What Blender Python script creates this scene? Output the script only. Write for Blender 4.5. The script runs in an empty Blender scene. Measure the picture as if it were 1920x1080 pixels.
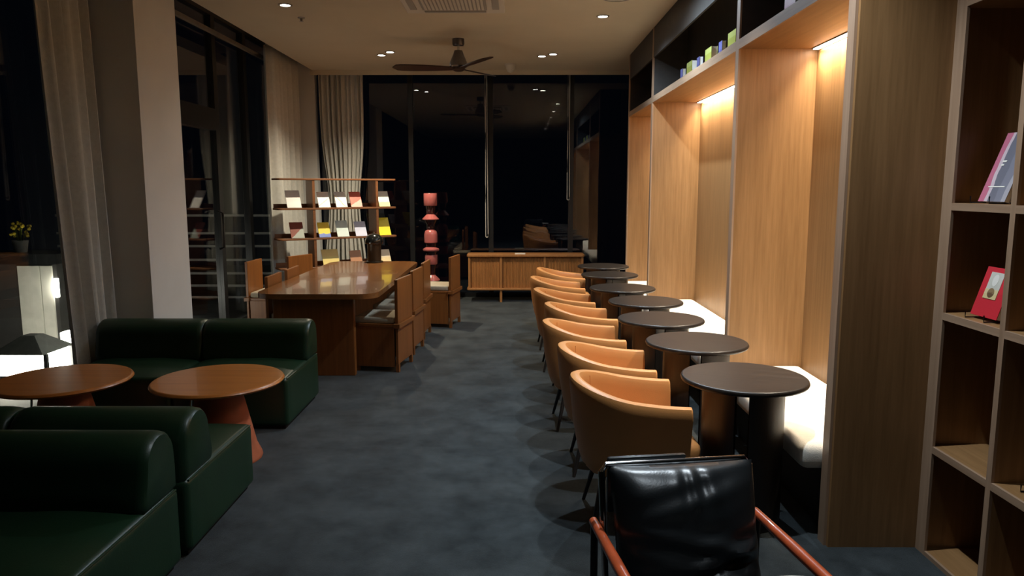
import bpy, bmesh, math, random
from mathutils import Vector, Matrix
random.seed(7)
PI = math.pi
R = math.radians
C = bpy.context.scene.collection
scn = bpy.context.scene

# ---------------------------------------------------------------- camera, world, exposure
cd = bpy.data.cameras.new('camera'); cam = bpy.data.objects.new('camera', cd); C.objects.link(cam)
cd.sensor_width = 36; cd.lens = 1380 / 1920 * 36; cd.clip_start = 0.05
cam.location = (0, 0, 1.63); cam.rotation_euler = (R(90 - 7.76), 0, R(0.2))
scn.camera = cam
w = bpy.data.worlds.new('night'); scn.world = w; w.use_nodes = True
w.node_tree.nodes['Background'].inputs[0].default_value = (0.10, 0.15, 0.30, 1)
w.node_tree.nodes['Background'].inputs[1].default_value = 0.006
scn.view_settings.view_transform = 'Standard'; scn.view_settings.look = 'None'
scn.view_settings.exposure = 0.0; scn.view_settings.gamma = 1.0
scn.view_settings.use_curve_mapping = False
NEUTRAL = (0.80, 0.91, 1.0); WARM = (1.0, 0.86, 0.64); LED = (1.0, 0.87, 0.68)
COOL = (0.68, 0.85, 1.0)
# ceiling downlights: x, y, colour, watts, cone, label
DOWN = [
 (0.84, 7.30, COOL, 120, 145, 'round recessed downlight above the far black round tables'),
 (0.84, 5.90, COOL, 170, 168, 'round recessed downlight above the middle black round tables'),
 (0.84, 4.50, NEUTRAL, 170, 88, 'round recessed downlight above the second black round table'),
 (0.84, 2.95, NEUTRAL, 210, 112, 'round recessed downlight above the foremost black round table'),
 (0.84, 1.25, NEUTRAL, 65, 80, 'round recessed downlight above the black leather chair'),
 (-2.05, 6.85, WARM, 16, 110, 'round recessed downlight over the near end of the long dining table'),
 (-1.64, 9.36, WARM, 40, 130, 'small round recessed downlight over the display shelf, beside a brighter one'),
 (-1.50, 9.15, WARM, 330, 135, 'bright round recessed downlight over the far end of the dining table'),
 (0.34, 9.44, WARM, 20, 130, 'round recessed downlight in front of the sideboard, farther of a pair'),
 (0.47, 9.30, WARM, 20, 130, 'round recessed downlight in front of the sideboard, nearer of a pair'),
]
LED_WATTS = 18          # per metre of strip
LED_STRENGTH = 30

# ---------------------------------------------------------------- materials
M = {}
def nodes(name):
    m = bpy.data.materials.new(name); m.use_nodes = True
    nt = m.node_tree; return m, nt, nt.nodes['Principled BSDF']
def N(nt, t, **k):
    n = nt.nodes.new(t)
    for a, b in k.items(): setattr(n, a, b)
    return n
def coords(nt, scale=(1, 1, 1), src='Object'):
    tc = N(nt, 'ShaderNodeTexCoord'); mp = N(nt, 'ShaderNodeMapping')
    mp.inputs['Scale'].default_value = scale
    nt.links.new(tc.outputs[src], mp.inputs[0]); return mp.outputs[0]
def rgba(c): return (c[0], c[1], c[2], 1)
def ramp(nt, fac, c1, c2, a=0.3, b=0.7):
    r = N(nt, 'ShaderNodeValToRGB'); e = r.color_ramp.elements
    e[0].position = a; e[0].color = rgba(c1); e[1].position = b; e[1].color = rgba(c2)
    nt.links.new(fac, r.inputs[0]); return r.outputs[0]
def plain(name, col, rough=0.5, metal=0.0, spec=0.5, var=0.12, scale=12, bump=0.0, bscale=80, coat=0.0, sheen=0.0):
    m, nt, b = nodes(name)
    v = coords(nt)
    n = N(nt, 'ShaderNodeTexNoise'); n.inputs['Scale'].default_value = scale; n.inputs['Detail'].default_value = 4
    nt.links.new(v, n.inputs['Vector'])
    c = ramp(nt, n.outputs[0], [x * (1 - var) for x in col], [min(1, x * (1 + var)) for x in col])
    nt.links.new(c, b.inputs['Base Color'])
    b.inputs['Roughness'].default_value = rough; b.inputs['Metallic'].default_value = metal
    b.inputs['Specular IOR Level'].default_value = spec; b.inputs['Coat Weight'].default_value = coat
    if sheen: b.inputs['Sheen Weight'].default_value = sheen
    if bump:
        n2 = N(nt, 'ShaderNodeTexNoise'); n2.inputs['Scale'].default_value = bscale; n2.inputs['Detail'].default_value = 5
        nt.links.new(v, n2.inputs['Vector'])
        bp = N(nt, 'ShaderNodeBump'); bp.inputs['Strength'].default_value = bump; bp.inputs['Distance'].default_value = 0.004
        nt.links.new(n2.outputs[0], bp.inputs['Height']); nt.links.new(bp.outputs[0], b.inputs['Normal'])
    M[name] = m; return m
def wood(name, c1, c2, axis='z', rough=0.4, dens=26, coat=0.0, spec=0.5):
    m, nt, b = nodes(name)
    s = {'x': (1.2, dens, dens), 'y': (dens, 1.2, dens), 'z': (dens, dens, 1.2)}[axis]
    v = coords(nt, s)
    n = N(nt, 'ShaderNodeTexNoise'); n.inputs['Scale'].default_value = 1.6; n.inputs['Detail'].default_value = 6; n.inputs['Roughness'].default_value = 0.65
    nt.links.new(v, n.inputs['Vector'])
    v2 = coords(nt, tuple(x * 0.16 for x in s))
    n2 = N(nt, 'ShaderNodeTexNoise'); n2.inputs['Scale'].default_value = 1.3; n2.inputs['Detail'].default_value = 3
    nt.links.new(v2, n2.inputs['Vector'])
    mx = N(nt, 'ShaderNodeMath', operation='MULTIPLY_ADD'); mx.inputs[1].default_value = 0.6
    nt.links.new(n.outputs[0], mx.inputs[0])
    m2 = N(nt, 'ShaderNodeMath', operation='MULTIPLY'); m2.inputs[1].default_value = 0.4
    nt.links.new(n2.outputs[0], m2.inputs[0]); nt.links.new(m2.outputs[0], mx.inputs[2])
    c = ramp(nt, mx.outputs[0], c1, c2, 0.34, 0.66)
    nt.links.new(c, b.inputs['Base Color'])
    b.inputs['Roughness'].default_value = rough; b.inputs['Coat Weight'].default_value = coat
    b.inputs['Specular IOR Level'].default_value = spec
    bp = N(nt, 'ShaderNodeBump'); bp.inputs['Strength'].default_value = 0.12; bp.inputs['Distance'].default_value = 0.002
    nt.links.new(n.outputs[0], bp.inputs['Height']); nt.links.new(bp.outputs[0], b.inputs['Normal'])
    M[name] = m; return m
def glow(name, col, strength):
    m = bpy.data.materials.new(name); m.use_nodes = True; nt = m.node_tree
    nt.nodes.remove(nt.nodes['Principled BSDF'])
    e = N(nt, 'ShaderNodeEmission'); e.inputs[0].default_value = rgba(col); e.inputs[1].default_value = strength
    nt.links.new(e.outputs[0], nt.nodes['Material Output'].inputs[0]); M[name] = m; return m
def glass(name, r0=0.055):
    m = bpy.data.materials.new(name); m.use_nodes = True; nt = m.node_tree
    nt.nodes.remove(nt.nodes['Principled BSDF'])
    t = N(nt, 'ShaderNodeBsdfTransparent'); t.inputs[0].default_value = (0.90, 0.93, 0.93, 1)
    g = N(nt, 'ShaderNodeBsdfGlossy'); g.inputs['Roughness'].default_value = 0.0
    lw = N(nt, 'ShaderNodeLayerWeight'); lw.inputs[0].default_value = 0.5      # facing = 1 - |cos|: Schlick reflectance
    p5 = N(nt, 'ShaderNodeMath', operation='POWER'); p5.inputs[1].default_value = 5
    ma = N(nt, 'ShaderNodeMath', operation='MULTIPLY_ADD'); ma.inputs[1].default_value = 1 - r0; ma.inputs[2].default_value = r0
    mx = N(nt, 'ShaderNodeMixShader')
    nt.links.new(lw.outputs['Facing'], p5.inputs[0]); nt.links.new(p5.outputs[0], ma.inputs[0])
    nt.links.new(ma.outputs[0], mx.inputs[0]); nt.links.new(t.outputs[0], mx.inputs[1]); nt.links.new(g.outputs[0], mx.inputs[2])
    nt.links.new(mx.outputs[0], nt.nodes['Material Output'].inputs[0]); M[name] = m; return m
def cover(name, bands, rough=0.35, axis='Z', mottle=None, diag=0.0):
    """printed cover: flat colour blocks along one axis of the book; bands = [(start, colour), ...]"""
    m, nt, b = nodes(name)
    tc = N(nt, 'ShaderNodeTexCoord'); sp = N(nt, 'ShaderNodeSeparateXYZ')
    nt.links.new(tc.outputs['Generated'], sp.inputs[0])
    fac = sp.outputs[axis]
    if diag:
        dg = N(nt, 'ShaderNodeMath', operation='MULTIPLY_ADD'); dg.inputs[1].default_value = diag
        s0 = N(nt, 'ShaderNodeMath', operation='SUBTRACT'); s0.inputs[1].default_value = 0.5
        nt.links.new(sp.outputs['X'], s0.inputs[0]); nt.links.new(s0.outputs[0], dg.inputs[0]); nt.links.new(fac, dg.inputs[2]); fac = dg.outputs[0]
    if mottle:
        n = N(nt, 'ShaderNodeTexNoise'); n.inputs['Scale'].default_value = mottle[0]; n.inputs['Detail'].default_value = 3
        nt.links.new(tc.outputs['Generated'], n.inputs['Vector'])
        ad = N(nt, 'ShaderNodeMath', operation='MULTIPLY_ADD'); ad.inputs[1].default_value = mottle[1]
        s = N(nt, 'ShaderNodeMath', operation='SUBTRACT'); s.inputs[1].default_value = 0.5
        nt.links.new(n.outputs[0], s.inputs[0]); nt.links.new(s.outputs[0], ad.inputs[0]); nt.links.new(fac, ad.inputs[2]); fac = ad.outputs[0]
    r = N(nt, 'ShaderNodeValToRGB'); r.color_ramp.interpolation = 'CONSTANT'
    e = r.color_ramp.elements
    e[0].position = bands[0][0]; e[0].color = rgba(bands[0][1])
    e[1].position = bands[1][0] if len(bands) > 1 else 0.999; e[1].color = rgba(bands[1][1] if len(bands) > 1 else bands[0][1])
    for p_, c_ in bands[2:]:
        k = e.new(p_); k.color = rgba(c_)
    nt.links.new(fac, r.inputs[0]); nt.links.new(r.outputs[0], b.inputs['Base Color'])
    b.inputs['Roughness'].default_value = rough
    M[name] = m; return m

def carpet():
    m, nt, b = nodes('carpet'); v = coords(nt)
    n = N(nt, 'ShaderNodeTexNoise'); n.inputs['Scale'].default_value = 3.2; n.inputs['Detail'].default_value = 7; n.inputs['Roughness'].default_value = 0.7
    n2 = N(nt, 'ShaderNodeTexNoise'); n2.inputs['Scale'].default_value = 260; n2.inputs['Detail'].default_value = 2
    for k in (n, n2): nt.links.new(v, k.inputs['Vector'])
    c = ramp(nt, n.outputs[0], (0.016, 0.021, 0.023), (0.064, 0.076, 0.080), 0.33, 0.68)
    c2 = ramp(nt, n2.outputs[0], (0.55, 0.55, 0.55), (1.0, 1.0, 1.0), 0.3, 0.7)
    mx = N(nt, 'ShaderNodeMix', data_type='RGBA', blend_type='MULTIPLY'); mx.inputs[0].default_value = 1
    nt.links.new(c, mx.inputs[6]); nt.links.new(c2, mx.inputs[7]); nt.links.new(mx.outputs[2], b.inputs['Base Color'])
    b.inputs['Roughness'].default_value = 1; b.inputs['Specular IOR Level'].default_value = 0.1
    b.inputs['Sheen Weight'].default_value = 0.15
    bp = N(nt, 'ShaderNodeBump'); bp.inputs['Strength'].default_value = 0.5; bp.inputs['Distance'].default_value = 0.006
    nt.links.new(n2.outputs[0], bp.inputs['Height']); nt.links.new(bp.outputs[0], b.inputs['Normal'])
    M['carpet'] = m
carpet()
plain('ceiling_paint', (0.62, 0.55, 0.42), 0.9, var=0.03, scale=2, spec=0.2)
plain('white_paint', (0.66, 0.67, 0.66), 0.8, var=0.03, scale=3, spec=0.3)
plain('dark_wall', (0.03, 0.028, 0.026), 0.8)
plain('black_frame', (0.012, 0.013, 0.014), 0.35, spec=0.5)
plain('grey_trim', (0.22, 0.21, 0.19), 0.6)
plain('curtain', (0.60, 0.60, 0.56), 0.95, var=0.06, scale=30, bump=0.3, bscale=300, spec=0.1, sheen=0.2)
wood('oak', (0.215, 0.110, 0.040), (0.355, 0.190, 0.076), 'z', 0.45)
wood('oak_long', (0.215, 0.110, 0.040), (0.355, 0.190, 0.076), 'y', 0.45)
wood('oak_edge', (0.29, 0.18, 0.11), (0.41, 0.27, 0.175), 'z', 0.5)
wood('oak_edge_long', (0.29, 0.18, 0.11), (0.41, 0.27, 0.175), 'y', 0.5)
plain('shelf_back_dark', (0.045, 0.041, 0.038), 0.6, var=0.15)
wood('cherry', (0.170, 0.056, 0.012), (0.285, 0.104, 0.026), 'z', 0.38)
wood('cherry_top', (0.17, 0.062, 0.018), (0.28, 0.115, 0.036), 'y', 0.22, coat=0.35)
wood('cherry_x', (0.170, 0.056, 0.012), (0.285, 0.104, 0.026), 'x', 0.38)
wood('coffee_top', (0.48, 0.155, 0.030), (0.66, 0.245, 0.055), 'x', 0.32, coat=0.2)
wood('shelf_wood', (0.16, 0.062, 0.022), (0.27, 0.11, 0.042), 'x', 0.45)
wood('sideboard_wood', (0.30, 0.125, 0.038), (0.45, 0.20, 0.065), 'z', 0.42)
wood('black_oak', (0.005, 0.004, 0.0035), (0.034, 0.026, 0.021), 'x', 0.36, dens=60, spec=0.35)
wood('black_oak_v', (0.010, 0.008, 0.007), (0.028, 0.021, 0.017), 'z', 0.40, dens=34)
plain('tan_leather', (0.66, 0.285, 0.088), 0.42, var=0.05, scale=6, bump=0.15, bscale=220, spec=0.4)
plain('green_leather', (0.009, 0.032, 0.013), 0.38, var=0.10, scale=6, bump=0.12, bscale=180, spec=0.55)
plain('black_leather', (0.010, 0.012, 0.013), 0.33, var=0.1, scale=8, bump=0.08, bscale=160, spec=0.6)
plain('cream_fabric', (0.74, 0.69, 0.60), 0.9, var=0.04, scale=40, bump=0.3, bscale=260, spec=0.2)
plain('grey_cushion', (0.42, 0.36, 0.27), 0.95, var=0.08, scale=40, bump=0.3, bscale=260, spec=0.1)
plain('black_plinth', (0.008, 0.008, 0.008), 0.7)
plain('black_metal', (0.015, 0.015, 0.016), 0.3, metal=0.6)
plain('chrome', (0.65, 0.66, 0.68), 0.12, metal=1.0, var=0.02)
plain('pewter', (0.20, 0.19, 0.20), 0.3, metal=0.9)
plain('orange_wood', (0.50, 0.085, 0.025), 0.32, var=0.18, scale=20, coat=0.3)
plain('terracotta', (0.42, 0.115, 0.050), 0.5)
plain('pink_glaze', (0.42, 0.115, 0.105), 0.22, var=0.06, coat=0.4)
plain('maroon_glaze', (0.030, 0.006, 0.008), 0.20, coat=0.4)
plain('pale_stone', (0.70, 0.66, 0.58), 0.4, var=0.10, scale=16)
plain('fan_blade', (0.045, 0.022, 0.014), 0.4)
plain('plastic_white', (0.66, 0.62, 0.54), 0.5, var=0.02)
plain('plastic_grey', (0.34, 0.32, 0.29), 0.6, var=0.04)
plain('paper', (0.78, 0.75, 0.68), 0.8, var=0.05)
plain('lamp_black', (0.012, 0.013, 0.012), 0.14, coat=0.6)
plain('lamp_bronze', (0.050, 0.034, 0.018), 0.35, metal=0.3)
plain('bead_cord', (0.50, 0.48, 0.44), 0.5)
plain('terrace', (0.20, 0.19, 0.17), 0.85, var=0.2, scale=5)
plain('rail_white', (0.72, 0.71, 0.66), 0.5)
plain('pale_board', (0.62, 0.60, 0.52), 0.6, var=0.08)
plain('leaf', (0.10, 0.13, 0.02), 0.6)
plain('yellow_flower', (0.60, 0.46, 0.03), 0.6)
plain('pot_grey', (0.36, 0.37, 0.36), 0.7)
glass('window_glass')
glow('lamp_glow', (1.0, 0.95, 0.88), 40)
glow('led_glow', LED, LED_STRENGTH)
glow('lantern_glow', (1.0, 0.93, 0.80), 32)

# ---------------------------------------------------------------- mesh helpers
def obj(name, bm, mat, parent=None, smooth=False, loc=None, rot=None):
    me = bpy.data.meshes.new(name); bmesh.ops.recalc_face_normals(bm, faces=bm.faces[:])
    if smooth:
        for f in bm.faces: f.smooth = True
        for e in bm.edges:
            if len(e.link_faces) == 2 and e.calc_face_angle(0) > R(42): e.smooth = False
    bm.to_mesh(me); bm.free()
    me.materials.append(M[mat] if isinstance(mat, str) else mat)
    o = bpy.data.objects.new(name, me); C.objects.link(o)
    if parent: o.parent = parent
    if loc: o.location = loc
    if rot: o.rotation_euler = rot
    return o
def box(bm, x0, x1, y0, y1, z0, z1, bev=0, seg=2):
    r = bmesh.ops.create_cube(bm, size=1)['verts']
    for v in r:
        v.co = Vector(((x0 + x1) / 2 + v.co.x * (x1 - x0), (y0 + y1) / 2 + v.co.y * (y1 - y0), (z0 + z1) / 2 + v.co.z * (z1 - z0)))
    if bev:
        es = list({e for v in r for e in v.link_edges})
        bmesh.ops.bevel(bm, geom=es, offset=bev, segments=seg, affect='EDGES', profile=0.5)
    return bm
def bx(x0, x1, y0, y1, z0, z1, bev=0, seg=2):
    return box(bmesh.new(), x0, x1, y0, y1, z0, z1, bev, seg)
def tube(bm, pts, rad, n=10, caps=True):
    pts = [Vector(p) for p in pts]; rads = rad if isinstance(rad, (list, tuple)) else [rad] * len(pts)
    rings = []
    for i, p in enumerate(pts):
        d = (pts[min(i + 1, len(pts) - 1)] - pts[max(i - 1, 0)]).normalized()
        a = d.cross(Vector((0, 0, 1)))
        if a.length < 1e-3: a = d.cross(Vector((1, 0, 0)))
        a.normalize(); b = d.cross(a)
        rings.append([bm.verts.new(p + (a * math.cos(2 * PI * k / n) + b * math.sin(2 * PI * k / n)) * rads[i]) for k in range(n)])
    for r0, r1 in zip(rings, rings[1:]):
        for k in range(n): bm.faces.new((r0[k], r0[(k + 1) % n], r1[(k + 1) % n], r1[k]))
    if caps:
        bm.faces.new(rings[0]); bm.faces.new(rings[-1])
    return bm
def lathe(bm, prof, n=32, cx=0, cy=0):
    rings = []
    for r, z in prof:
        if r < 1e-5: rings.append([bm.verts.new((cx, cy, z))])
        else: rings.append([bm.verts.new((cx + r * math.cos(2 * PI * k / n), cy + r * math.sin(2 * PI * k / n), z)) for k in range(n)])
    for a, b in zip(rings, rings[1:]):
        for k in range(n):
            j = (k + 1) % n
            if len(a) == 1 and len(b) == 1: continue
            if len(a) == 1: bm.faces.new((a[0], b[k], b[j]))
            elif len(b) == 1: bm.faces.new((a[k], a[j], b[0]))
            else: bm.faces.new((a[k], a[j], b[j], b[k]))
    return bm
def prism(bm, pts, z0, z1, bev=0):
    lo = [bm.verts.new((x, y, z0)) for x, y in pts]; hi = [bm.verts.new((x, y, z1)) for x, y in pts]
    n = len(pts); top = bm.faces.new(hi); bot = bm.faces.new(lo[::-1])
    for k in range(n): bm.faces.new((lo[k], lo[(k + 1) % n], hi[(k + 1) % n], hi[k]))
    if bev: bmesh.ops.bevel(bm, geom=list(top.edges) + list(bot.edges), offset=bev, segments=3, affect='EDGES', profile=0.5)
    return bm
def rrect(x0, x1, y0, y1, r, n=6):
    out = []
    for cx, cy, a in ((x1 - r, y0 + r, -90), (x1 - r, y1 - r, 0), (x0 + r, y1 - r, 90), (x0 + r, y0 + r, 180)):
        for k in range(n + 1):
            t = R(a + 90 * k / n); out.append((cx + r * math.cos(t), cy + r * math.sin(t)))
    return out
def tag(o, label=None, cat=None, group=None, kind=None):
    if label: o['label'] = label
    if cat: o['category'] = cat
    if group: o['group'] = group
    if kind: o['kind'] = kind
    return o
def thing(name, label, cat, loc=(0, 0, 0), rz=0, group=None):
    o = bpy.data.objects.new(name, None); C.objects.link(o); o.empty_display_size = 0.1
    o.location = loc; o.rotation_euler = (0, 0, rz)
    return tag(o, label, cat, group)
def struct(name, bm, mat, parent=None, smooth=False):
    o = obj(name, bm, mat, parent, smooth)
    if not parent: o['kind'] = 'structure'
    return o
def sroot(name):
    o = bpy.data.objects.new(name, None); C.objects.link(o); o['kind'] = 'structure'; return o
def dup(root, loc, rz, label=None, group=None):
    r = root.copy(); C.objects.link(r); r.location = loc; r.rotation_euler = (0, 0, rz)
    if label: r['label'] = label
    if group: r['group'] = group
    for ch in list(root.children):
        c = ch.copy(); C.objects.link(c); c.parent = r
        for g in list(ch.children):
            d = g.copy(); C.objects.link(d); d.parent = c
    return r
ORD = ['first', 'second', 'third', 'fourth', 'fifth', 'sixth', 'seventh', 'eighth', 'ninth']

# ---------------------------------------------------------------- the room
XL, XR, YB, YF, ZC = -3.35, 2.32, -3.0, 11.0, 3.25
struct('floor', bx(XL - 0.1, XR + 0.1, YB - 0.1, YF + 0.1, -0.12, 0), 'carpet')
struct('ceiling', bx(-2.82, XR, YB, 10.57, ZC, ZC + 0.12), 'ceiling_paint')
struct('ceiling_slot', bx(XL - 0.12, XR + 0.12, YB - 0.12, YF + 0.12, 3.55, 3.65), 'ceiling_paint')
struct('wall_right', bx(XR, XR + 0.12, YB, YF, 0, 3.55), 'dark_wall')
struct('wall_back', bx(XL, XR, YB - 0.12, YB, 0, 3.55), 'dark_wall')
struct('wall_left', bx(XL - 0.12, XL, YB, 3.3, 0, 3.55), 'dark_wall')
# columns on the window side
struct('wall_column', bx(XL + 0.06, -2.87, 5.76, 6.46, 0, 3.55), 'white_paint')
struct('wall_corner_column', bx(XL + 0.06, -2.86, 10.80, YF - 0.06, 0, 3.55), 'white_paint')
struct('trim_1', bx(XL + 0.05, XL + 0.09, 6.46, 10.8, 3.285, 3.325), 'grey_trim')
struct('trim_2', bx(-2.85, XR, 10.55, 10.585, 3.19, ZC + 0.13), 'ceiling_paint')

def window(name, axis, at, a0, a1, z0, z1, mull, transoms, fw=0.05):
    """a glazed wall; axis 'y' = runs along y at x = at, axis 'x' = runs along x at y = at"""
    root = sroot(name)
    def b(u0, u1, v0, v1, t=0.04):
        return bx(at - t, at + t, u0, u1, v0, v1) if axis == 'y' else bx(u0, u1, at - t, at + t, v0, v1)
    obj('sill', b(a0, a1, z0, z0 + 0.06), 'black_frame', root)
    obj('head', b(a0, a1, z1 - 0.06, z1), 'black_frame', root)
    ms = [a0 + fw / 2] + mull + [a1 - fw / 2]
    for m_ in ms: obj('mullion', b(m_ - fw / 2, m_ + fw / 2, z0 + 0.06, z1 - 0.06), 'black_frame', root)
    for p0, p1 in zip(ms, ms[1:]):
        tr = [t for t in transoms if p0 - 0.01 <= t[0] <= p1]
        zs = [z0 + 0.06, z1 - 0.06]
        for t in tr:
            obj('transom', b(p0 + fw / 2, p1 - fw / 2, t[1], t[2], 0.05), 'black_frame', root)
            obj('pane', b(p0 + fw / 2, p1 - fw / 2, t[2], zs[1], 0.004), 'window_glass', root); zs[1] = t[1]
        obj('pane', b(p0 + fw / 2, p1 - fw / 2, zs[0], zs[1], 0.004), 'window_glass', root)
    return root
window('window_1', 'y', XL, 3.3, 5.85, 0, 3.55, [4.5], [])
w2 = window('window_2', 'y', XL, 6.40, 10.95, 0, 3.55, [8.36, 9.30], [(7.2, 2.26, 2.49)], 0.10)
hd = obj('door_handle', tube(bmesh.new(), [(XL + 0.05, 8.22, 0.95), (XL + 0.10, 8.22, 0.97), (XL + 0.10, 8.22, 1.35), (XL + 0.05, 8.22, 1.37)], 0.012), 'black_metal', w2, True)
window('window_3', 'x', YF, XL, XR, 0, 3.55, [-1.52, -0.35, 0.83], [], 0.07)

# ---------------------------------------------------------------- niche wall on the right: partitions, upper shelf, LED strips
FX, BXN, ZB = 1.42, 1.92, 2.50           # face, niche back, underside of the long board
PT = 0.065
parts_y = [3.20, 4.83, 7.78, 9.34]       # near faces of the partitions
unit = thing('wall_shelf_unit', 'tall oak wall unit with lit seating niches and a high book shelf', 'shelving', (0, 0, 0))
for i, y in enumerate(parts_y):
    obj('partition', bx(FX + 0.012, BXN + 0.02, y, y + PT, 0, ZB), 'oak', unit)
    obj('partition_edge', bx(FX, FX + 0.012, y, y + PT, 0, ZC), 'oak_edge', unit)
    obj('upper_divider', bx(FX + 0.012, 1.775, y, y + PT, ZB + 0.06, ZC), 'shelf_back_dark', unit)
obj('end_panel', bx(FX + 0.013, 1.84, 3.182, 3.20, 0, ZC), 'oak', unit)
for y0, y1 in zip(parts_y, parts_y[1:]):
    obj('niche_back', bx(BXN, BXN + 0.02, y0 + PT, y1, 0, ZB), 'oak', unit)
    obj('upper_back', bx(1.765, 1.775, y0 + PT, y1, ZB + 0.06, ZC), 'shelf_back_dark', unit)
    bd = obj('shelf_board', bx(FX + 0.012, BXN + 0.02, y0 + PT, y1, ZB, ZB + 0.06), 'oak_long', unit)
    obj('board_edge', bx(FX, FX + 0.012, y0 + PT, y1, ZB, ZB + 0.06), 'oak_edge_long', bd)
    # LED profile let into the board just off the niche back, shining straight down
    obj('led_channel', bx(BXN - 0.050, BXN - 0.006, y0 + PT + 0.03, y1 - 0.03, ZB - 0.006, ZB - 0.0005), 'black_frame', bd)
    bm = bx(BXN - 0.044, BXN - 0.012, y0 + PT + 0.04, y1 - 0.04, ZB - 0.010, ZB - 0.006)
    ls = obj('led_strip', bm, 'led_glow', unit)
    la = bpy.data.lights.new('beam', 'AREA'); la.shape = 'RECTANGLE'; la.size = 0.03; la.size_y = y1 - y0 - PT - 0.08
    la.energy = LED_WATTS * la.size_y; la.color = LED; la.spread = R(86)
    lo = bpy.data.objects.new('beam', la); C.objects.link(lo); lo.parent = ls; lo.location = (BXN - 0.028, (y0 + PT + y1) / 2, ZB - 0.012)
for y0, y1 in zip(parts_y, parts_y[1:]):
    obj('fascia', bx(FX + 0.002, FX + 0.02, y0 + PT, y1, 2.95, ZC), 'shelf_back_dark', unit)
obj('top_filler', bx(1.775, XR - 0.01, 3.20, 9.405, ZB + 0.06, ZC), 'oak', unit)

# benches in the niches
for i, (y0, y1) in enumerate(zip(parts_y, parts_y[1:])):
    y0 += PT + 0.004; y1 -= 0.004
    t = thing('bench', ['cream upholstered bench in the niche beside the open bookcase', 'cream upholstered bench in the wide middle niche', 'cream upholstered bench in the farthest niche by the window'][i], 'bench', (1.60, (y0 + y1) / 2, 0), 0, 'benches in the wall niches')
    L = (y1 - y0) / 2
    obj('plinth', bx(-0.12, 0.30, -L, L, 0, 0.33), 'black_plinth', t)
    bm = bx(-0.275, 0.315, -L, L, 0.33, 0.455, 0.045, 4)
    obj('seat_cushion', bm, 'cream_fabric', t, True)

# books on the high shelf
cover('cover_lime', [(0, (0.36, 0.38, 0.09)), (0.45, (0.30, 0.32, 0.06)), (0.75, (0.38, 0.42, 0.12))])
cover('cover_navy', [(0, (0.07, 0.08, 0.22)), (0.6, (0.10, 0.11, 0.30))])
cover('cover_pink', [(0, (0.66, 0.32, 0.52)), (0.5, (0.72, 0.42, 0.60))])
def book(name, label, cat, loc, rz, tilt, wd, ht, th, cmat, group=None, pages='paper'):
    """upright book: front cover faces local -y, leans back by tilt"""
    t = thing(name, label, cat, loc, rz, group); t.rotation_euler = (-tilt, 0, rz)
    bm = bmesh.new(); c = 0.0025
    box(bm, -wd / 2, wd / 2, -th / 2, -th / 2 + c, 0, ht); box(bm, -wd / 2, wd / 2, th / 2 - c, th / 2, 0, ht)
    box(bm, -wd / 2, -wd / 2 + c, -th / 2 + c, th / 2 - c, 0, ht)
    obj('cover', bm, cmat, t)
    obj('pages', bx(-wd / 2 + c, wd / 2 - 0.003, -th / 2 + c, th / 2 - c, 0.003, ht - 0.003), pages, t)
    return t
for i, (y, kind) in enumerate([(5.40, 0), (5.69, 1), (6.04, 0), (6.36, 1), (6.68, 0), (6.98, 1)]):
    # rz = -90: cover faces -x (into the room), page edges face the camera
    if kind == 0:
        book('book', 'lime green book standing cover out on the high shelf, %s from the thick post' % ORD[i // 2], 'book', (1.56, y, ZB + 0.0605), R(-90), 0, 0.19, 0.165, 0.05, 'cover_lime', 'lime books on the high shelf')
    else:
        book('book', 'slim navy book with pale pages on the high shelf, %s from the thick post' % ORD[i // 2], 'book', (1.55, y, ZB + 0.0605), R(-90), 0, 0.09, 0.15, 0.030, 'cover_navy', 'navy books on the high shelf')
book('book', 'pink book standing on the high shelf above the bench by the bookcase', 'book', (1.60, 4.40, ZB + 0.0605), R(-90), 0, 0.17, 0.22, 0.05, 'cover_pink')

# ---------------------------------------------------------------- open bookcase on the right, nearest the camera
bc = thing('bookcase', 'tall open grid bookcase of square cells with pale oak edges', 'bookcase', (0, 0, 0))
BX0, BX1 = 1.832, 2.31
ys = [3.145, 2.71, 2.27, 1.83, 1.39]
for i, y in enumerate(ys):
    th = 0.037 if i == 0 else 0.030
    p_ = obj('upright', bx(BX0 + 0.012, BX1, y, y + th, 0, ZC), 'oak', bc)
    obj('edge_strip', bx(BX0, BX0 + 0.012, y - (0.035 if i == 0 else 0), y + th, 0, ZC), 'oak_edge', p_)
for z in (0.02, 0.505, 1.10, 1.566, 2.388, 2.95):
    for i, (y1, y0) in enumerate(zip(ys, ys[1:])):
        s = obj('shelf', bx(BX0 + 0.012, BX1, y0 + 0.030, y1, z - 0.03, z), 'oak_long', bc)
        obj('edge_strip', bx(BX0, BX0 + 0.012, y0 + 0.030, y1 - (0.035 if i == 0 else 0), z - 0.03, z), 'oak_edge_long', s)
obj('back_panel', bx(BX1, XR - 0.001, 1.39, 3.182, 0, ZC), 'oak', bc)

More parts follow.
